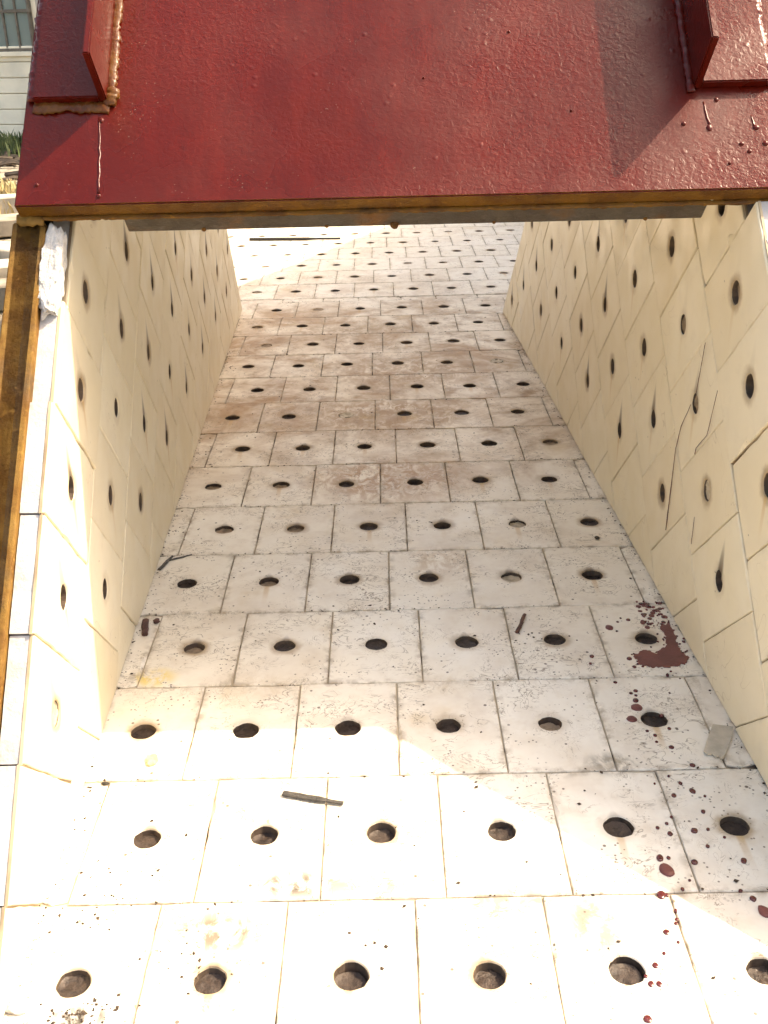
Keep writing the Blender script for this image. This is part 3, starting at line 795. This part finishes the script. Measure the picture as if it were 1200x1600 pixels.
bld = empty('building', (-3.45, 11.35, -.4)); bld.rotation_euler.z = radians(-15)
tag(bld, 'white boarded building with steel framed windows at the far left', 'building')
def bpart(name, x0, x1, y0, y1, z0, z1, mat, parent=bld, bv=.004):
    bm = bmesh.new(); hexa(bm, [(x0, y0, z0), (x1, y0, z0), (x1, y1, z0), (x0, y1, z0), (x0, y0, z1), (x1, y0, z1), (x1, y1, z1), (x0, y1, z1)])
    if bv: bevel(bm, bv)
    ob = bm_obj(name, bm, mat); ob.parent = parent; return ob
wpaint = simple('sun_warmed_wall_paint', (0.82, 0.74, 0.58), .8, .12, 3, .3)  # warm tint stands in for sunlight that misses this wall
wsteel = simple('grey_window_steel', (0.13, 0.11, 0.085), .6, .2, 20, .2)
gl = NT('dusty_window_glass', .18).done((0.17, 0.22, 0.205))
bpart('wall', -6, 5, .05, .35, -.1, 4.2, wpaint, bv=0)
zc = -.02
while zc < .74:
    bpart('board', -6, 5, .0, .05, zc, zc+.140, wpaint, bv=.006); zc += .146
bpart('sill', -6, 5, -.03, .06, .758, .800, wpaint)
for wx in (-3.2, -.95, 1.3, 3.2):
    win = bpart('window', wx-.95, wx+1.05, .03, .045, .80, 2.6, wsteel)
    for a in range(14):
        for b in range(3):
            bpart('pane', wx-.94+a*.1415, wx-.94+a*.1415+.122, .018, .028, .815+b*.36 if b else .805, .815+(b+1)*.36-.03, gl, win, 0)
    # raised glazing bars
    for a in range(15):
        bpart('glazing_bar', wx-.9595+a*.1415, wx-.9415+a*.1415, .0, .032, .80, 1.90, wsteel, win, 0)
    for zz in (.802, 1.148, 1.508): bpart('glazing_bar', wx-.95, wx+1.05, -.004, .034, zz, zz+.028, wsteel, win, 0)
bpart('upper_wall', -6, 5, .0, .05, 2.0, 4.2, wpaint, bv=0)

wood = simple('weathered_pale_timber', (0.47, 0.41, 0.32), .85, .3, 9, .5)
wood2 = simple('grey_timber', (0.27, 0.225, 0.17), .85, .3, 9, .5)
def plank(c, L, w, h, rz, mat, label, ry=0.0):
    bm = bmesh.new(); hexa(bm, [(-L/2, -w/2, 0), (L/2, -w/2, 0), (L/2, w/2, 0), (-L/2, w/2, 0), (-L/2, -w/2, h), (L/2, -w/2, h), (L/2, w/2, h), (-L/2, w/2, h)]); bevel(bm, .006)
    ob = bm_obj('plank', bm, mat); ob.location = c; ob.rotation_euler = (0, ry, rz); return tag(ob, label, 'plank', group='planks lying in the yard')
plank((-2.62, 6.6, -.405), 1.9, .16, .10, radians(14), wood, 'pale plank farthest back on the ground at the left')
plank((-2.40, 5.85, -.405), 1.9, .22, .09, radians(17), wood2, 'grey plank between the two pale ones at the left')
plank((-2.22, 5.15, -.405), 1.8, .20, .11, radians(-16), wood, 'pale plank lying askew in the middle of the planks')
plank((-2.10, 4.62, -.405), 1.8, .18, .08, radians(20), wood, 'pale plank nearest the chute, pointing away to the right')
plank((-2.0, 4.2, -.405), 1.7, .16, .10, radians(10), wood2, 'dark grey plank nearest to the chute side')

def leaf_stuff(name, spots, hmin, hmax, cols, label, sd):
    g = random.Random(sd); V = []; F = []
    for (x, y) in spots:
        h = g.uniform(hmin, hmax); a = g.uniform(0, 6.28); w = h*.06+.003; lean = g.uniform(-.6, .6)*h; la = g.uniform(0, 6.28)
        dx, dy = cos(a)*w, sin(a)*w; lx, ly = cos(la)*lean, sin(la)*lean; b = len(V); z = -.415
        V += [(x-dx, y-dy, z), (x+dx, y+dy, z), (x+lx*.4+dx*.7, y+ly*.4+dy*.7, z+h*.6), (x+lx*.4-dx*.7, y+ly*.4-dy*.7, z+h*.6), (x+lx, y+ly, z+h)]
        F += [(b, b+1, b+2, b+3), (b+3, b+2, b+4)]
    return tag(raw(name, V, F, cols), label, 'grass', 'stuff')
g = random.Random(3)
grassm = simple('green_grass', (0.075, 0.10, 0.03), .7, .4, 8, 0)
straw = simple('dry_straw', (0.42, 0.33, 0.16), .8, .35, 12, 0)
leaf_stuff('grass', [(g.uniform(-5.2, -2.2), g.gauss(10.35, .32)) for _ in range(5200)], .05, .16, grassm, 'green strip of grass below the white building', 1)
leaf_stuff('dry_grass', [(g.uniform(-3.6, -1.6), g.gauss(7.1, .25)) for _ in range(3600)], .04, .13, straw, 'dry straw coloured grass behind the planks', 2)
# one weed against the wall
weed = empty('weed', (-3.34, 11.0, -.41)); tag(weed, 'small green weed growing at the foot of the white wall', 'plant')
bm = bmesh.new(); tube(bm, [(0, 0, 0), (.02, 0, .12), (-.01, 0, .26)], .006, 6)
o = bm_obj('stem', bm, grassm); o.parent = weed
for k in range(14):
    a = k*2.4; z = .06+k*.015; L = .09
    d = Vector((cos(a), sin(a), .35)); s = Vector((-sin(a), cos(a), 0))*.022; b = Vector((.01, 0, z))
    o = raw('leaf', [b, b+d*L*.5+s, b+d*L, b+d*L*.5-s], [(0, 1, 2, 3)], grassm); o.parent = weed
# broken sticks and rubble on the bare ground
bm = bmesh.new()
for k in range(170):
    x, y = g.uniform(-4.2, -1.7), g.uniform(7.3, 9.9); a = g.uniform(-.5, .5); L = g.uniform(.08, .45)
    tube(bm, [(x, y, -.392), (x+cos(a)*L*.5, y+sin(a)*L*.5, -.385+g.uniform(0, .02)), (x+cos(a)*L, y+sin(a)*L, -.392)], g.uniform(.006, .02), 5)
tag(bm_obj('brushwood', bm, simple('dark_sticks', (0.07, 0.05, 0.035), .9, .4, 10, 0)), 'dark broken sticks strewn over the bare ground', 'sticks', 'stuff')
